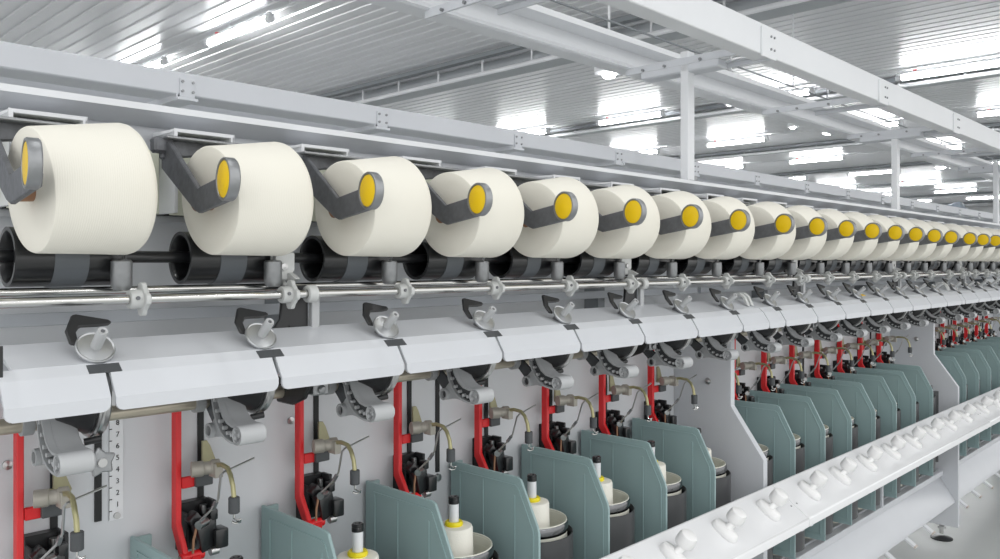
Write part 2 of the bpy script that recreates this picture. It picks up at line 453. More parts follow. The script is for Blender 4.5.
# cover: ledge per section, flap per position
nflap = 0; nfl = []
for (a, b, nm) in SEC:
    xs = (a-.043 if a > 2 else a) if a > -3 else -.6
    b = b+.043 if b > 2 else 1.05
    o = ((xs+b)/2, 4.8, -.5)
    lab = {'cut off at the left edge': 'at the left edge of the frame', 'nearest': 'under the nearest tension discs', 'middle': 'under the middle tension discs', 'farthest': 'under the farthest tension discs'}[nm]
    m = MB().prism([(4.95, -.44), (4.63, -.538), (4.63, -.56), (4.95, -.47)], xs, b+.0)
    m.prism([(4.95, -.44), (4.95, -.75), (4.97, -.75), (4.97, -.44)], xs, b)
    tag(m.build('cover_ledge', 'cover_paint', org=o, bevel=.003), 'sloped light grey cover ledge '+lab, 'cover', 'cover ledges')
pr = [(4.629, -.54), (4.57, -.588), (4.49, -.712), (4.49, -.785), (4.51, -.785), (4.51, -.715), (4.585, -.60), (4.629, -.565)]
edges = [(-.5, 1.03, 0)]
for s in range(3):
    a, b = SEC[s+1][0]-.043, SEC[s+1][1]+.043
    js = [a if s else 1.15] + [1.665+pos(s*8+q) for q in range(8)] + [b]
    for i in range(9): edges.append((js[i]+(.013 if i else 0), js[i+1]-(.013 if i < 8 else 0), s))
vis = [e for e in edges if seen((e[0]), 4.5, -.7, 5) or seen(e[1], 4.5, -.7, 5)]
for i, (a, b, s) in enumerate(vis):
    o = ((a+b)/2, 4.5, -.65)
    m = MB()
    # rounded lower corners: trim the bottom lip near both ends
    m.prism(pr, a+.035, b-.035)
    steps = [(0, .003, .035), (.003, .008, .024), (.008, .014, .016), (.014, .022, .0095), (.022, .035, .004)]
    for (u0, u1, z1) in [(a+p, a+q, z) for p, q, z in steps] + [(b-q, b-p, z) for p, q, z in steps]:
        pq = [(4.629, -.54), (4.57, -.588), (4.49, -.712), (4.49, -.785+z1), (4.51, -.785+z1), (4.51, -.715), (4.585, -.60), (4.629, -.565)]
        m.prism(pq, u0, u1)
    ob = m.build('cover_flap', 'cover_paint', org=o, smooth=8)
    tag(ob, 'bent light grey cover flap, %s in the long row' % ('leftmost' if i == 0 else 'rightmost' if i == len(vis)-1 else ORD[i]+' from the left'), 'cover flap', 'cover flaps')
# small sticker on a flap
tag(MB().obox((13.1, 4.78, -.488), (.09, 0, 0), (0, .03, .009), (0, -.001, .003)).build('yellow_sticker', 'yellow_cap', org=(13.1, 4.78, -.488)), 'small yellow sticker on the cover ledge of the middle section', 'sticker')
tag(MB().obox((1.16, 4.60, -.50), (.012, 0, 0), (0, .004, 0), (0, 0, .09)).build('end_strip', 'black_plastic', org=(1.16, 4.6, -.5)), 'small black strip in the cover gap at the left edge', 'strip')
# curved end guards at the section breaks
for i, x in enumerate((9.33, 17.48)):
    m = MB()
    for dx in (-.07, .03):
        m.prism([(4.93, -.44), (4.89, -.36), (4.80, -.35), (4.73, -.40), (4.68, -.515), (4.72, -.505), (4.755, -.42), (4.81, -.385), (4.87, -.39), (4.90, -.45)], x+dx-.1, x+dx-.05)
    m.box(x-.13, x-.05, 4.80, 4.86, -.40, -.375)
    tag(m.build('curved_guard', 'light_cast', org=(x, 4.8, -.45), bevel=.006), 'light grey curved double rib over the cover at the %s section break' % ('near' if i == 0 else 'far'), 'guard', 'curved guards')

# rods and pipe
tag(MB().cyl((-1, 5.1, -.160), (30, 5.1, -.160), .025, 16).build('upper_rod', 'chrome', org=(5, 5.1, -.16)), 'upper of the two chrome rods below the black rollers', 'rod')
tag(MB().cyl((-1, 4.87, -.208), (30, 4.87, -.208), .028, 16).build('lower_rod', 'chrome', org=(5, 4.87, -.208)), 'lower chrome rod running through the white collars', 'rod')
tag(MB().cyl((-.5, 5.08, -.90), (30, 5.08, -.90), .045, 16).build('support_pipe', 'pipe_zinc', org=(5, 5.08, -.9)), 'yellowish zinc pipe under the cover flaps', 'pipe')
tag(MB().cyl((-1, 5.19, .045), (30, 5.19, .045), .038, 14).build('drive_shaft', 'black_rubber', org=(5, 5.05, .05)), 'black drive shaft joining the black rollers', 'shaft')

# ================================================================== PER POSITION THINGS (built for k = 0)
# yarn package
pa, pb = Vector((1.342, 4.79, .392)), Vector((1.882, 4.825, .436))
ax = (pb-pa).normalized()
o = (1.33, 4.79, .057)
r = root('yarn_package', o)
RL, RR = .338, .380
MB().lathe([(.06, .014), (.12, .006), (RL-.08, 0), (RL-.016, .001), (RL-.005, .005), (RL, .014), ((RL+RR)/2+.001, .27), (RR-.001, .48), (RR-.006, .503), (RR-.02, .523), (RR-.045, .537), (RR-.10, .543), (.06, .53)], pa, ax, 72).build('yarn_winding', 'package_yarn', r, o, smooth=32)
MB().lathe([(.045, -.05), (.06, -.05), (.06, .58), (.045, .58)], pa, ax, 20, close=True).build('paper_core', 'brown_core', r, o)
repeat(r, o, KS, 'cream yarn package resting on its black roller, %s', 'yarn package', 'yarn packages along the machine', [(1.3, 4.5, .4), (1.8, 4.5, .4)])

# cradle with yellow capped disc
o = (1.18, 5.07, .76)
r = root('package_cradle', o)
arm = [(5.20, .79), (5.10, .785), (4.69, .458), (4.38, .510), (4.31, .50), (4.25, .43), (4.27, .367), (4.68, .306), (4.74, .328), (5.20, .615)]
MB().prism(arm, 1.222, 1.255).build('left_arm', 'arm_cast', r, o, bevel=.006)
dn = Vector((math.cos(math.radians(8)), -math.sin(math.radians(8)), 0)); dc = Vector((1.195, 4.303, .480))
MB().lathe([(.0, 0), (.106, 0), (.108, -.008), (.120, -.008), (.124, -.002), (.124, .046), (.118, .054), (0, .054)], dc, dn, 40).build('handle_disc', 'cast_alu', r, o)
MB().lathe([(.0, -.005), (.100, -.005), (.105, -.002), (.105, .002), (0, .002)], dc, dn, 40).build('yellow_cap', 'yellow_cap', r, o)
MB().cyl((1.25, 4.785, .37), (1.31, 4.788, .385), .05, 14).build('core_chuck', 'brown_core', r, o)
m = MB()
m.add([(1.2, 5.14, .80), (1.97, 5.24, .83), (1.97, 5.24, .79), (1.2, 5.14, .67), (1.2, 5.19, .80), (1.97, 5.28, .83), (1.97, 5.28, .79), (1.2, 5.19, .67)],
      [(0, 1, 2, 3), (4, 7, 6, 5), (0, 4, 5, 1), (3, 2, 6, 7), (0, 3, 7, 4), (1, 5, 6, 2)])
m.build('cross_bar', 'arm_cast', r, o, bevel=.012)
m = MB().prism([(5.06, .815), (5.33, .815), (5.33, .795), (5.06, .795)], 1.2, 1.84)
m.build('top_flange', 'cast_alu', r, o, bevel=.006)
MB().prism([(5.3, .81), (5.2, .80), (4.83, .46), (4.80, .38), (4.86, .37), (5.26, .64)], 1.935, 1.97).build('right_arm', 'arm_cast', r, o, bevel=.008)
MB().box(1.15, 1.27, 5.12, 5.21, .71, .81).build('hinge_block', 'arm_cast', r, o, bevel=.015)
repeat(r, o, KS, 'grey cast package cradle arm with yellow capped handle disc, %s', 'cradle arm', 'package cradles', [(1.2, 4.3, .48), (1.2, 5, .7)])

# white rimmed box behind each package
o = (1.63, 5.6, .35)
r = root('rimmed_box', o)
m = MB(); a, b = 1.42, 1.86
m.box(a, a+.025, 5.45, 5.8, .35, .93); m.box(b-.025, b, 5.45, 5.8, .35, .93); m.box(a, b, 5.45, 5.8, .905, .93)
m.build('rim', 'white_paint', r, o, bevel=.003)
MB().box(a+.02, b-.02, 5.52, 5.58, .34, .865).build('inner_plate', 'beige_plate', r, o)
MB().box(a+.02, b-.02, 5.62, 5.66, .34, .905).build('shadow_backing', 'slot_black', r, o)  # dark strip painting the shadow under the top rim
MB().box(a-.18, a, 5.7, 5.76, .35, .80).build('side_plate', 'beige_plate', r, o)
repeat(r, o, KS, 'white rimmed box with pale plate behind the packages, %s', 'box', 'rimmed boxes behind the packages', [(1.45, 5.45, .9)])

# black roller
o = (1.34, 5.19, -.12)
r = root('drive_roller', o)
R = .172
MB().lathe([(.135, .03), (.150, 0), (R, 0), (R, .60), (.04, .60), (.04, .25), (.135, .25)], (1.34, 5.19, .04), (1, 0, 0), 40, close=True).build('drum', 'black_rubber', r, o)
MB().lathe([(R-.003, .20), (R+.004, .20), (R+.004, .385), (R-.003, .385)], (1.34, 5.19, .04), (1, 0, 0), 40, close=True).build('grey_band', 'band_grey', r, o)
repeat(r, o, KS, 'black drive roller with a grey band under the yarn package, %s', 'roller', 'black drive rollers', [(1.3, 4.9, 0), (1.8, 4.9, 0)])

# traverse guide
o = (1.90, 4.94, -.15)
r = root('traverse_guide', o)
MB().lathe([(.0, -.0), (.045, 0), (.06, .03), (.06, .17), (.05, .18), (0, .18)], (1.88, 4.95, -.155), (0, 0, 1), 20).build('guide_tube', 'cast_alu', r, o)
m = MB().tube([(1.88, 4.95, .0), (1.88, 4.93, .05), (1.86, 4.90, .075)], .012, 6)
m.build('thread_eye', 'dull_chrome', r, o)
repeat(r, o, KS, 'short grey metal guide tube standing on the rods between rollers, %s', 'thread guide', 'traverse guides', [(1.9, 4.95, -.1)])

# collar with lobed flange
def lobed(n=48, r0=.078, r1=.1, lobes=4):
    out = []
    for i in range(n):
        a = 2*math.pi*i/n; q = .5+.5*math.tanh(3*math.cos(lobes*a))
        rr = r0+(r1-r0)*q
        out.append((rr*math.cos(a)+4.87, rr*math.sin(a)-.208))
    return out
o = (1.94, 4.87, -.208)
r = root('rod_collar', o)
MB().prism(lobed(), 1.955, 1.985).build('lobed_flange', 'light_cast', r, o, bevel=.004)
m = MB().lathe([(.03, -.06), (.052, -.06), (.058, -.05), (.058, .02), (.03, .02)], (1.95, 4.87, -.208), (1, 0, 0), 24, close=True)
m.build('hub', 'light_cast', r, o)
MB().lathe([(.0, 0), (.012, 0), (.012, .01), (0, .01)], (1.92, 4.812, -.2), (0, -1, .1), 10).build('set_screw', 'arm_cast', r, o)
repeat(r, o, KS, 'off-white lobed collar on the lower chrome rod, %s', 'collar', 'collars on the chrome rods', [(1.94, 4.87, -.2)])

# yarn tension disc with hooked guard and post
o = (1.645, 4.70, -.53)
n3 = Vector((0, -.75, .66)).normalized(); b3 = Vector((0, .66, .75)).normalized(); cc = Vector((1.64, 4.695, -.468))
r = root('tension_disc', o)
MB().lathe([(.0, .03), (.05, .026), (.09, .018), (.098, .024), (.103, .018), (.103, .006), (.092, -.002), (.085, -.012), (0, -.012)], cc, n3, 36).build('disc', 'brushed_steel', r, o)
MB().lathe([(.03, .02), (.03, .155), (.026, .165), (.012, .162), (.012, .15), (0, .15)], cc, n3, 16).build('post', 'lever_light', r, o)
MB().lathe([(.0, .15), (.011, .15), (.011, .163), (0, .163)], cc, n3, 12).build('post_screw', 'arm_cast', r, o)
MM = Matrix((((1, n3.x, b3.x, cc.x)), ((0, n3.y, b3.y, cc.y)), ((0, n3.z, b3.z, cc.z)), ((0, 0, 0, 1))))
hook = [(-.11, .05), (-.065, .04), (-.062, .12), (-.035, .15), (.02, .15), (.07, .15), (.12, .155), (.145, .17), (.13, .188), (.10, .195), (-.035, .23), (-.06, .225), (-.115, .13)]
m = MB().prism([(x, z*1.15) for x, z in hook], -.035, -.012, axis='y', M=MM)
m.build('hooked_guard', 'black_plastic', r, o, bevel=.008)
MB().lathe([(.05, -.09), (.05, -.02)], cc, n3, 14).build('mounting_stub', 'cast_alu', r, o)
repeat(r, o, KS, 'chrome tension disc with a dark hooked guard on the cover, %s', 'tension disc', 'tension discs on the cover', [(1.645, 4.7, -.45)])

# dark slot plate on the ledge above every flap joint
o = (1.66, 4.597, -.566)
pl = MB().obox((1.655, 4.597, -.566), (.085, 0, 0), (0, .026, .0198), (0, -.0018, .0026)).build('slot_plate', 'charcoal', org=o)
repeat(pl, o, KS, 'small dark slot plate in the cover below its tension disc, %s', 'slot plate', 'dark slot plates', [(1.66, 4.66, -.53)])

# feed wheel
o = (1.66, 4.76, -.96)
r = root('feed_pulley', o)
c = (1.665, 4.81, -.73)
MB().lathe([(.20, -.035), (.232, -.035), (.238, -.026), (.226, -.012), (.226, 0), (.238, .016), (.232, .024), (.1, .02), (.1, -.03)], c, (1, 0, 0), 48, close=True).build('rim', 'dull_chrome', r, o)
MB().lathe([(.04, -.2), (.10, -.2), (.12, -.19), (.16, -.12), (.215, -.05), (.215, -.03), (.04, -.03)], c, (1, 0, 0), 40, close=True).build('black_cone', 'black_plastic', r, o)
repeat(r, o, KS, 'black feed wheel with metal rim hanging below the cover joint, %s', 'feed wheel', 'feed wheels', [(1.66, 4.7, -.9)])

# curved lever arm below the cover
o = (1.52, 4.75, -1.1)
r = root('curved_lever', o)
outer = [(4.93, -.80), (4.885, -.86), (4.862, -.93), (4.825, -1.0), (4.77, -1.055), (4.70, -1.087), (4.63, -1.10), (4.56, -1.10), (4.515, -1.08), (4.497, -1.04), (4.515, -1.0), (4.56, -.982), (4.62, -.985), (4.68, -.972), (4.73, -.94), (4.77, -.89), (4.80, -.835), (4.83, -.78)]
cy = sum(p[0] for p in outer)/len(outer)
MB().prism(outer, 1.445, 1.575).build('curved_band', 'lever_plastic', r, o, bevel=.004)
# rim wall and ribs on the visible left side
def inset(poly, d):
    n = len(poly); out = []
    for i in range(n):
        p0 = Vector(poly[i-1]); p1 = Vector(poly[i]); p2 = Vector(poly[(i+1) % n])
        e1 = (p1-p0).normalized(); e2 = (p2-p1).normalized()
        n1 = Vector((-e1.y, e1.x)); n2 = Vector((-e2.y, e2.x)); nn = (n1+n2).normalized()
        out.append(tuple(p1 + nn*d))
    return out
ar = sum(outer[i-1][0]*outer[i][1]-outer[i][0]*outer[i-1][1] for i in range(len(outer)))
inn = inset(outer, .014 if ar > 0 else -.014)
MB().ring(outer, inn, 1.405, 1.445).build('side_rim', 'lever_plastic', r, o)
MB().prism(inn, 1.438, 1.446).build('recess_shade', 'recess_shade', r, o)  # recess floor coloured dark for the shade in it
m = MB()
for (y, z) in ((4.86, -.86), (4.83, -.925), (4.79, -.985), (4.74, -1.02), (4.69, -1.045), (4.64, -1.05), (4.585, -1.06), (4.54, -1.04), (4.60, -1.02)):
    m.cyl((1.41, y, z), (1.44, y, z), .013, 8)
m.build('pegs', 'lever_light', r, o)
MB().lathe([(.046, .03), (.046, 0), (.058, 0), (.06, .01), (.06, .165), (.05, .175), (0, .175), (0, .03)], (1.405, 4.555, -1.042), (1, 0, 0), 24).build('end_roller', 'lever_light', r, o)
m = MB(); m.lathe([(.033, 0), (.048, 0), (.048, .12), (.033, .12), (.033, .0)], (1.40, 4.915, -1.06), (1, 0, 0), 20, close=True)
m.prism([(4.90, -1.10), (4.80, -1.085), (4.72, -1.09), (4.80, -1.03), (4.86, -.95), (4.93, -1.02)], 1.43, 1.47)
m.build('pivot_hub', 'lever_plastic', r, o)
MB().cyl((1.43, 4.915, -1.06), (1.44, 4.915, -1.06), .034, 16).build('hub_hollow_shade', 'recess_shade', r, o)  # dark disc painting the shade inside the hollow hub
MB().prism([(5.06, -.86), (5.12, -.92), (4.95, -1.08), (4.87, -1.08), (4.89, -.98)], 1.47, 1.50).build('side_strap', 'charcoal', r, o, bevel=.004)
MB().lathe([(.044, 0), (.065, 0), (.065, .06), (.044, .06)], (1.38, 5.08, -.90), (1, 0, 0), 20, close=True).build('pipe_clamp', 'lever_plastic', r, o)
MB().cyl((1.60, 4.74, -.98), (1.68, 4.72, -.97), .02, 12).build('stop_knob', 'black_plastic', r, o)
curved = repeat(r, o, KS, 'grey curved lever with a light end roller below the cover, %s', 'lever', 'curved levers', [(1.5, 4.6, -1.05)])
# the leftmost one also carries a five pointed star knob
st = []
for i in range(10):
    a = math.pi/2 + i*math.pi/5 + .15; rr = .085 if i % 2 == 0 else .054
    st.append((4.555+rr*math.cos(a), -1.042+rr*math.sin(a)))
MB().prism([(y-4.555+1.615, z-.015) for y, z in st], 4.52, 4.55, axis='y').build('star_knob', 'cast_alu', curved[0], o, bevel=.008)
MB().cyl((1.615, 4.56, -1.057), (1.615, 4.505, -1.057), .024, 14).build('knob_bolt', 'dull_chrome', curved[0], o)
curved[0]['label'] = 'grey curved lever with a metal star knob, leftmost of the row'

# red lever frame
o = (1.53, 5.66, -2.1)
r = root('red_lever', o)
m = MB()
pr = [(5.62, -.80), (5.70, -.80), (5.70, -1.88), (5.56, -2.08), (5.47, -2.08), (5.62, -1.84)]
m.prism(pr, 1.508, 1.549)
m.box(1.553, 1.66, 5.62, 5.65, -1.60, -1.52)
m.box(1.553, 1.62, 5.47, 5.53, -2.10, -2.045)
m.cyl((1.49, 5.52, -2.055), (1.66, 5.52, -2.055), .036, 14)
m.build('red_frame', 'red_paint', r, o, bevel=.006)
m = MB().box(1.64, 1.77, 5.59, 5.64, -1.60, -1.515)
m.build('grip_pad', 'charcoal', r, o, bevel=.006)
MB().cyl((1.484, 5.52, -2.055), (1.50, 5.52, -2.055), .02, 12).build('pivot_bolt', 'dull_chrome', r, o)
repeat(r, o, KS, 'bright red lever bar hanging in front of the back panel, %s', 'red lever', 'red levers', [(1.53, 5.66, -1.5), (1.53, 5.66, -1.0)])

# brake unit
o = (1.7, 5.6, -2.05)
r = root('brake_unit', o)
m = MB().box(1.58, 1.80, 5.72, 5.80, -2.08, -1.73); m.box(1.77, 1.80, 5.6, 5.72, -1.98, -1.72); m.box(1.58, 1.6, 5.62, 5.72, -2.05, -1.78)
m.build('back_shell', 'black_plastic', r, o, bevel=.006)
m = MB(); m.obox((1.69, 5.56, -1.93), (.075, .02, .02), (0, .06, 0), (-.02, 0, .10)); m.obox((1.78, 5.53, -1.97), (.05, 0, 0), (0, .06, .0), (0, 0, .07))
m.obox((1.64, 5.6, -1.84), (.03, 0, .03), (0, .05, 0), (-.04, 0, .05)); m.cyl((1.66, 5.60, -2.03), (1.80, 5.60, -2.03), .045, 12)
m.obox((1.74, 5.55, -1.80), (.03, 0, 0), (0, .04, 0), (0, 0, .04))
m.build('housing', 'black_rubber', r, o, bevel=.014, seg=2)
MB().cyl((1.60, 5.47, -1.835), (1.68, 5.52, -1.835), .03, 14).build('metal_pin', 'dull_chrome', r, o)
MB().cyl((1.70, 5.50, -2.05), (1.76, 5.50, -2.05), .03, 12).build('metal_pin', 'dull_chrome', r, o)
MB().tube([(1.60, 5.5, -1.86), (1.57, 5.48, -1.93), (1.56, 5.47, -2.02)], .009, 6).build('cord', 'brown_core', r, o)
MB().cyl((1.735, 5.68, -1.95), (1.735, 5.68, -1.76), .028, 12).build('plunger', 'dull_chrome', r, o)
repeat(r, o, KS, 'black brake unit at the foot of the red lever, %s', 'brake unit', 'black brake units', [(1.7, 5.6, -1.9)])

# balloon guide: clamp, bent brass rod, weight, feeler wire
o = (1.68, 5.5, -1.45)
r = root('yarn_guide', o)
m = MB().lathe([(.03, -.10), (.055, -.10), (.055, -.02), (.046, -.015), (.046, .03), (.058, .035), (.058, .09), (.03, .1)], (1.67, 5.50, -1.45), (1, -.35, 0), 18)
m.obox((1.72, 5.45, -1.46), (.03, 0, 0), (0, .05, 0), (0, 0, .05))
m.build('clamp', 'clamp_tan', r, o, bevel=.003)
MB().prism([(1.74, -1.30), (1.775, -1.30), (1.80, -1.34), (1.85, -1.47), (1.83, -1.52), (1.74, -1.5)], 5.70, 5.72, axis='y').build('support_blade', 'olive_blade', r, o)
MB().cyl((1.70, 5.65, -1.46), (1.70, 5.5, -1.46), .03, 10).build('pivot', 'brass', r, o)
MB().tube([(1.71, 5.46, -1.43), (1.72, 5.36, -1.41), (1.71, 5.26, -1.415), (1.70, 5.20, -1.45), (1.70, 5.165, -1.52), (1.70, 5.15, -1.60)], .017, 8).build('bent_rod', 'brass', r, o)
MB().lathe([(.012, -.055), (.034, -.055), (.038, -.05), (.038, .05), (.034, .055), (.012, .055)], (1.70, 5.15, -1.645), (0, 0, 1), 20).build('weight', 'charcoal', r, o)
MB().tube([(1.70, 5.15, -1.69), (1.70, 5.15, -1.735), (1.715, 5.13, -1.75), (1.735, 5.12, -1.74), (1.735, 5.13, -1.765), (1.71, 5.15, -1.772), (1.69, 5.16, -1.76)], .008, 6).build('hook', 'chrome', r, o)
MB().tube([(1.90, 5.24, -1.375), (1.72, 5.24, -1.42), (1.675, 5.25, -1.435), (1.665, 5.27, -1.46), (1.68, 5.34, -1.64), (1.665, 5.40, -1.72), (1.60, 5.45, -1.80), (1.62, 5.47, -1.83)], .0085, 6).build('feeler_wire', 'dull_chrome', r, o)
MB().obox((1.675, 5.38, -1.69), (.012, 0, .0), (0, .025, -.03), (0, .008, .008)).build('wire_splice', 'cast_alu', r, o)
repeat(r, o, KS, 'bent brass yarn guide with a dark weight above the spindle, %s', 'yarn guide', 'bent yarn guides', [(1.68, 5.2, -1.5), (1.68, 5.5, -1.45)])

# teal divider
o = (1.25, 5.2, -3.9)
r = root('divider', o)
dv = [(5.74, -1.885), (4.875, -1.885), (4.83, -1.90), (4.63, -2.28), (4.615, -2.34), (4.615, -3.88), (5.74, -3.88)]
bm = MB(); bm.prism(dv, 1.237, 1.263)
bm.build('panel', 'teal_plastic', r, o, bevel=.004)
dmi = [(5.60, -1.97), (4.90, -1.97), (4.87, -1.985), (4.695, -2.31), (4.685, -2.36), (4.685, -3.8), (5.60, -3.8)]
dmo = [(5.62, -1.955), (4.895, -1.955), (4.855, -1.975), (4.68, -2.305), (4.67, -2.36), (4.67, -3.82), (5.62, -3.82)]
m = MB().ring(dmo, dmi, 1.229, 1.238); m.box(1.230, 1.238, 5.29, 5.305, -3.8, -1.97); m.box(1.230, 1.238, 4.895, 4.91, -3.8, -2.05)
m.build('embossed_rib', 'teal_plastic', r, o)
MB().box(1.25, 1.38, 5.72, 5.75, -3.88, -1.90).build('rear_flange', 'teal_plastic', r, o, bevel=.004)
repeat(r, o, [k for k in KS if k % 8], 'grey green divider plate between spindle pots, %s', 'divider', 'grey green dividers', [(1.25, 4.8, -1.9), (1.25, 5.7, -1.9), (1.25, 4.8, -2.7)])

# spindle pot
o = (1.69, 5.1, -3.9)
r = root('spindle_pot', o); c = (1.69, 5.1, 0)
MB().lathe([(.0, -3.9), (.385, -3.9), (.388, -2.505), (.38, -2.50), (.374, -2.515), (.37, -3.0), (0, -3.0)], c, (0, 0, 1), 48).build('outer_can', 'can_grey', r, o)
MB().lathe([(.332, -2.9), (.332, -2.48), (.318, -2.48), (.318, -2.9)], c, (0, 0, 1), 48, close=True).build('inner_pot', 'pot_white', r, o)
MB().lathe([(.322, -2.49), (.336, -2.49), (.342, -2.48), (.342, -2.41), (.334, -2.398), (.322, -2.398)], c, (0, 0, 1), 48, close=True).build('steel_rim', 'rim_steel', r, o)
MB().lathe([(.0, -2.8), (.31, -2.8), (.322, -2.392), (.328, -2.388), (.331, -2.397), (.32, -2.41), (.315, -2.82), (0, -2.82)], c, (0, 0, 1), 48).build('inner_wall', 'pot_white', r, o)
MB().lathe([(.369, -2.54), (.369, -2.85), (.335, -2.85), (.335, -2.80), (.365, -2.80), (.365, -2.54)], c, (0, 0, 1), 32, close=True).build('gap_shade', 'shade_black', r, o)  # dark liner painting the shade between can and inner pot
MB().lathe([(.0, -4.05), (.12, -4.05), (.12, -3.9), (0, -3.9)], c, (0, 0, 1), 20).build('spindle_base', 'pot_white', r, o)
repeat(r, o, KS, 'dark spindle pot with polished steel rim, %s', 'spindle pot', 'spindle pots', [(1.69, 5.1, -2.4), (2.05, 5.0, -2.5)])

# feed bobbin in the pot
o = (1.69, 5.1, -2.8)
r = root('feed_bobbin', o)
MB().lathe([(.04, -2.79), (.175, -2.79), (.162, -2.255), (.155, -2.235), (.14, -2.23), (.04, -2.232)], c, (0, 0, 1), 40, close=True).build('yarn_winding', 'bobbin_yarn', r, o)
MB().lathe([(.0, -2.79), (.04, -2.79), (.043, -2.045), (0, -2.045)], c, (0, 0, 1), 20).build('tube', 'white_paint', r, o)
MB().lathe([(.043, -2.235), (.072, -2.235), (.079, -2.222), (.079, -2.208), (.07, -2.195), (.05, -2.195), (.043, -2.2)], c, (0, 0, 1), 28, close=True).build('yellow_ring', 'yellow_ring', r, o)
MB().lathe([(.02, -2.0), (.025, -1.985), (.038, -1.985), (.046, -1.995), (.046, -2.008), (.043, -2.012), (.046, -2.016), (.046, -2.045), (.0, -2.045), (0, -2.0)], c, (0, 0, 1), 24).build('black_cap', 'black_rubber', r, o)
repeat(r, o, [k for k in KS if k not in (8, 16)], 'white feed bobbin with yellow ring and black cap, %s', 'bobbin', 'feed bobbins', [(1.69, 5.1, -2.0), (1.69, 5.1, -2.2)])

# rod support brackets
XBR = [3.02, 7.08, 11.15, 15.2, 19.3, 23.4]
for i, x in enumerate(XBR):
    if not seen(x, 4.9, -.3): continue
    o = (x, 4.95, -.5); r = root('rod_bracket', o)
    m = MB().prism([(x-.14, .08), (x+.04, .08), (x+.04, -.04), (x+.0, -.11), (x-.07, -.11), (x-.14, -.05)], 4.965, 4.99, axis='y')
    m.build('hanger_plate', 'light_cast', r, o, bevel=.006)
    m = MB().lathe([(.03, -.02), (.055, -.02), (.06, -.01), (.06, .05), (.03, .05)], (x+.09, 4.87, -.208), (1, 0, 0), 24, close=True)
    m.lathe([(.03, 0), (.05, 0), (.05, .03), (.03, .03)], (x+.0, 5.1, -.16), (1, 0, 0), 20, close=True)
    m.prism([(4.86, -.1), (4.9, -.12), (5.12, -.11), (5.12, -.08), (4.95, -.06)], x-.02, x+.02)
    m.build('ring_clamp', 'light_cast', r, o, bevel=.003)
    m = MB().prism([(x-.05, -.15), (x+.15, -.15), (x+.15, -.56), (x+.05, -.56), (x-.005, -.43), (x-.06, -.56), (x-.20, -.56), (x-.07, -.38)], 4.97, 5.0, axis='y')
    m.build('web_plate', 'black_plastic', r, o, bevel=.005)
    MB().box(x+.155, x+.22, 4.93, 4.97, -.52, -.22).build('side_strap', 'lever_light', r, o, bevel=.004)
    m = MB().prism([(4.70, -.78), (5.15, -.80), (5.15, -.98), (4.95, -.98), (4.80, -.92)], x+.0, x+.04)
    m.build('lower_casting', 'black_plastic', r, o, bevel=.01)
    m = MB().box(x+.05, x+.17, 4.74, 4.86, -.90, -.78); m.lathe([(.03, 0), (.03, .02), (0, .025)], (x+.11, 4.74, -.86), (0, -1, 0), 12)
    m.build('pipe_clamp', 'cast_alu', r, o, bevel=.01)
    MB().lathe([(.0, 0), (.026, 0), (.026, .02), (0, .025)], (x-.05, 4.965, -.02), (0, -1, 0), 12).build('bolt', 'dull_chrome', r, o)
    tag(r, 'dark web bracket holding the chrome rods, %s' % ('leftmost' if i == 0 else ORD[i]+' from the left'), 'bracket', 'rod support brackets')

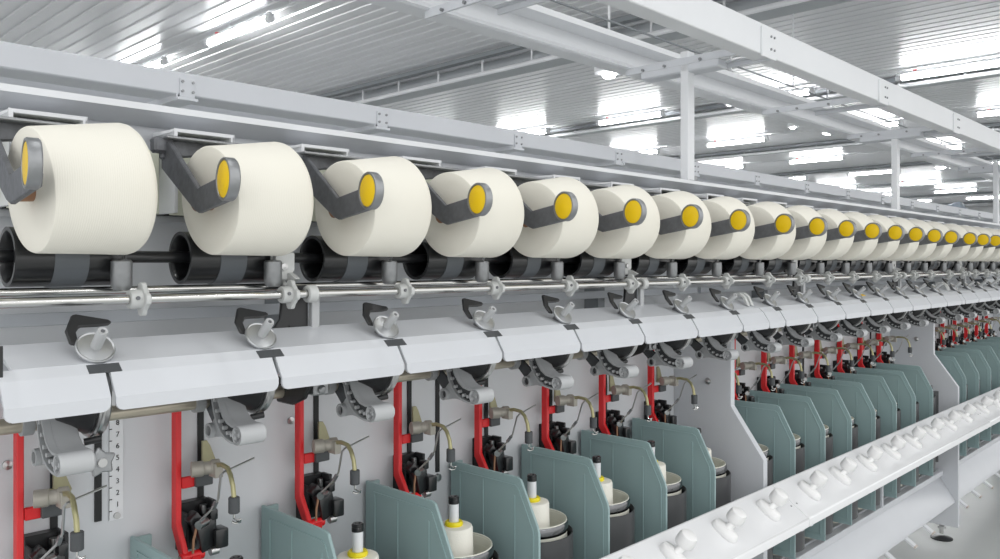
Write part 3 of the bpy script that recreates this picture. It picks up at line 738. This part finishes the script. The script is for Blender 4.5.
# ================================================================== TRAY, LOWER PANELS, KNOBS, PEDALS
tb, tf = (4.47, -2.685), (4.01, -2.985)
for i, (a, b) in enumerate(((1.2, 9.345), (9.355, 17.475), (17.485, 25.6))):
    if proj(b, 4.0, -2.9)[0] < 500: continue
    o = ((a+b)/2, 4.2, -2.9)
    r = root('control_tray', o)
    th = .02
    MB().prism([tb, (tf[0]+.015, tf[1]+.006), tf, (tf[0]-.004, tf[1]-.02), (tf[0]-.004, tf[1]-.10), (tf[0]+.015, tf[1]-.10), (tf[0]+.015, tf[1]-.02), (tb[0], tb[1]-.03)], a, b).build('tray_sheet', 'tray_paint', r, o, bevel=.003)
    MB().box(a, b, 4.47, 4.49, -2.80, -2.69).build('rear_rail', 'tray_paint', r, o)
    for xx in (a+.12, b-.12):
        m = MB()
        m.prism([(xx-.08, -3.065), (xx+.08, -3.065), (xx+.03, -3.11), (xx-.03, -3.11)], 4.03, 4.05, axis='y')
        m.prism([(4.08, -3.0), (4.46, -2.76), (4.56, -2.82), (4.56, -3.1), (4.5, -3.1)], xx-.01, xx+.01)
        m.build('hinge_tab', 'rail_paint', r, o)
    for xx in (a+.07, b-.07):
        for f in (.2, .6):
            y = tb[0]+(tf[0]-tb[0])*f; z = tb[1]+(tf[1]-tb[1])*f
            MB().lathe([(.011, -.01), (.011, .003), (0, .004)], (xx, y, z), (0, -.54, .84), 10).build('screw', 'cast_alu', r, o)
    tag(r, ['sloping white tray from the lower edge to the nearest tray seam', 'sloping white tray section in the middle, between two seams', 'sloping white tray section at the right edge'][i], 'tray', 'sloping trays')
    if i < 2:
        xx = (a+b)/2+.02
        if seen(xx, 4.6, -3.6): tag(MB().box(xx-.17, xx-.13, 4.52, 4.56, -3.82, -2.95).build('tray_strut', 'grey_paint', org=(xx, 4.6, -4), bevel=.005), 'short grey strut holding the tray midway along the %s section' % ['near', 'middle'][i], 'strut', 'tray struts')
    o = ((a+b)/2, 4.75, -4.4); r = root('lower_skirt', o)
    MB().prism([(4.89, -4.14), (4.60, -4.60), (4.60, -4.64), (4.64, -4.64), (4.92, -4.18), (5.2, -4.18), (5.2, -4.14)], a+.06, b-.05).build('sloped_sheet', 'cover_paint', r, o, bevel=.005)
    MB().box(a+.06, b-.05, 4.93, 5.75, -4.12, -4.02).build('spindle_rail', 'girder_grey', r, o, bevel=.01)
    MB().box(a+.06, b-.05, 4.80, 4.93, -4.14, -4.04).build('front_rail', 'cover_paint', r, o, bevel=.01)
    tag(r, ['sloped pale grey lower panel below the near tray section', 'sloped pale grey lower panel left of the black foot', 'sloped pale grey lower panel right of the black foot'][i], 'panel', 'lower panels')

# knobs on the tray
o = (1.91, 4.27, -2.8)
sd = Vector((0, tf[0]-tb[0], tf[1]-tb[1])).normalized(); nn = Vector((0, sd.z, -sd.y)); xx = Vector((1, 0, 0))
if nn.z < 0: nn = -nn
yk = 4.25; f = (yk-tb[0])/(tf[0]-tb[0]); kc = Vector((1.91, yk, tb[1]+(tf[1]-tb[1])*f))
r = root('mushroom_peg', o)
bm_ = MB(); vs = []; fs = []; NA = 28
prof = [(1.0, .0), (1.0, .02), (.93, .045), (.75, .058), (.3, .062)]
for (s_, h_) in prof:
    for i in range(NA):
        a = 2*math.pi*i/NA; ca, sa_ = math.cos(a), math.sin(a)
        ex = .095*math.copysign(abs(ca)**.8, ca); ey = .155*math.copysign(abs(sa_)**.8, sa_)
        vs.append(kc - xx*.13 + xx*ex*s_ + sd*ey*(s_ if s_ > .9 else (.6+.4*s_ if s_ > .5 else s_)) + nn*h_)
for j in range(len(prof)-1):
    for i in range(NA): k = (i+1) % NA; fs.append((j*NA+i, j*NA+k, (j+1)*NA+k, (j+1)*NA+i))
fs.append(tuple((len(prof)-1)*NA+i for i in range(NA)))
bm_.add(vs, fs).build('oval_base', 'knob_white', r, o, smooth=60)
MB().tube([kc-xx*.12+nn*.03, kc-xx*.07+nn*.07, kc-xx*.02+nn*.12], .04, 14).build('stem', 'knob_white', r, o)
MB().lathe([(.03, .09), (.08, .095), (.095, .11), (.098, .15), (.093, .205), (.082, .228), (.055, .238), (0, .239)], kc-sd*.02, nn, 12).build('head', 'knob_white', r, o, smooth=40)
repeat(r, o, range(3, 24), 'white round headed knob on an oval base on the tray, %s', 'peg', 'white tray pegs', [(1.91, 4.27, -2.7), (1.91, 4.2, -2.6)])

# foot pedals
o = (1.7, 4.7, -4.75)
r = root('foot_pedal', o)
MB().obox((1.80, 4.62, -4.705), (.06, 0, 0), (0, .12, .08), (0, -.010, .015)).build('pedal_bar', 'white_paint', r, o, bevel=.004)
MB().obox((1.80, 4.49, -4.79), (.052, 0, 0), (0, .012, .008), (0, -.012, .018)).build('pedal_tip', 'pink_tip', r, o, bevel=.003)
MB().box(1.785, 1.815, 4.655, 4.69, -4.69, -4.55).build('stem', 'cast_alu', r, o)
repeat(r, o, [k for k in range(9, 24) if k != 15], 'pale foot pedal sticking out under the lower panel, %s', 'pedal', 'foot pedals', [(1.8, 4.5, -4.75)])

# ================================================================== LIGHT, WORLD, CAMERA
w = bpy.data.worlds.new('World'); sc.world = w; w.use_nodes = True
w.node_tree.nodes['Background'].inputs[0].default_value = (1.0, 1.0, .995, 1)
w.node_tree.nodes['Background'].inputs[1].default_value = .98

# unseen area lights added above and behind the camera for more overhead light
for x in (-7., 1.5, 9.5):
    for y in (-22., -13., -4., 4.5):
        ld = bpy.data.lights.new('added_top_light', 'AREA'); ld.shape = 'RECTANGLE'; ld.size = .25*P; ld.size_y = 4.6*P
        ld.energy = 8.0; ld.color = (1, 1, .99)
        lo = bpy.data.objects.new('added_top_light', ld); col.objects.link(lo); lo.location = W((x, y, ZT-.1))
cd = bpy.data.cameras.new('Camera'); cam = bpy.data.objects.new('Camera', cd); col.objects.link(cam)
cam.location = W((0, 0, 0))
fwd = Vector((SA, CA, 0)); 
cam.rotation_euler = fwd.to_track_quat('-Z', 'Y').to_euler()
cd.sensor_width = 36; cd.lens = FOC/1000*36
cd.shift_y = -(279.5-VY)/1000
cd.clip_end = 200; cd.clip_start = .05
sc.camera = cam
sc.view_settings.view_transform = 'Standard'; sc.view_settings.look = 'None'
sc.view_settings.exposure = 0.5; sc.view_settings.gamma = 1; sc.view_settings.use_curve_mapping = False
sc.cycles.use_denoising = True
sc.cycles.max_bounces = 8
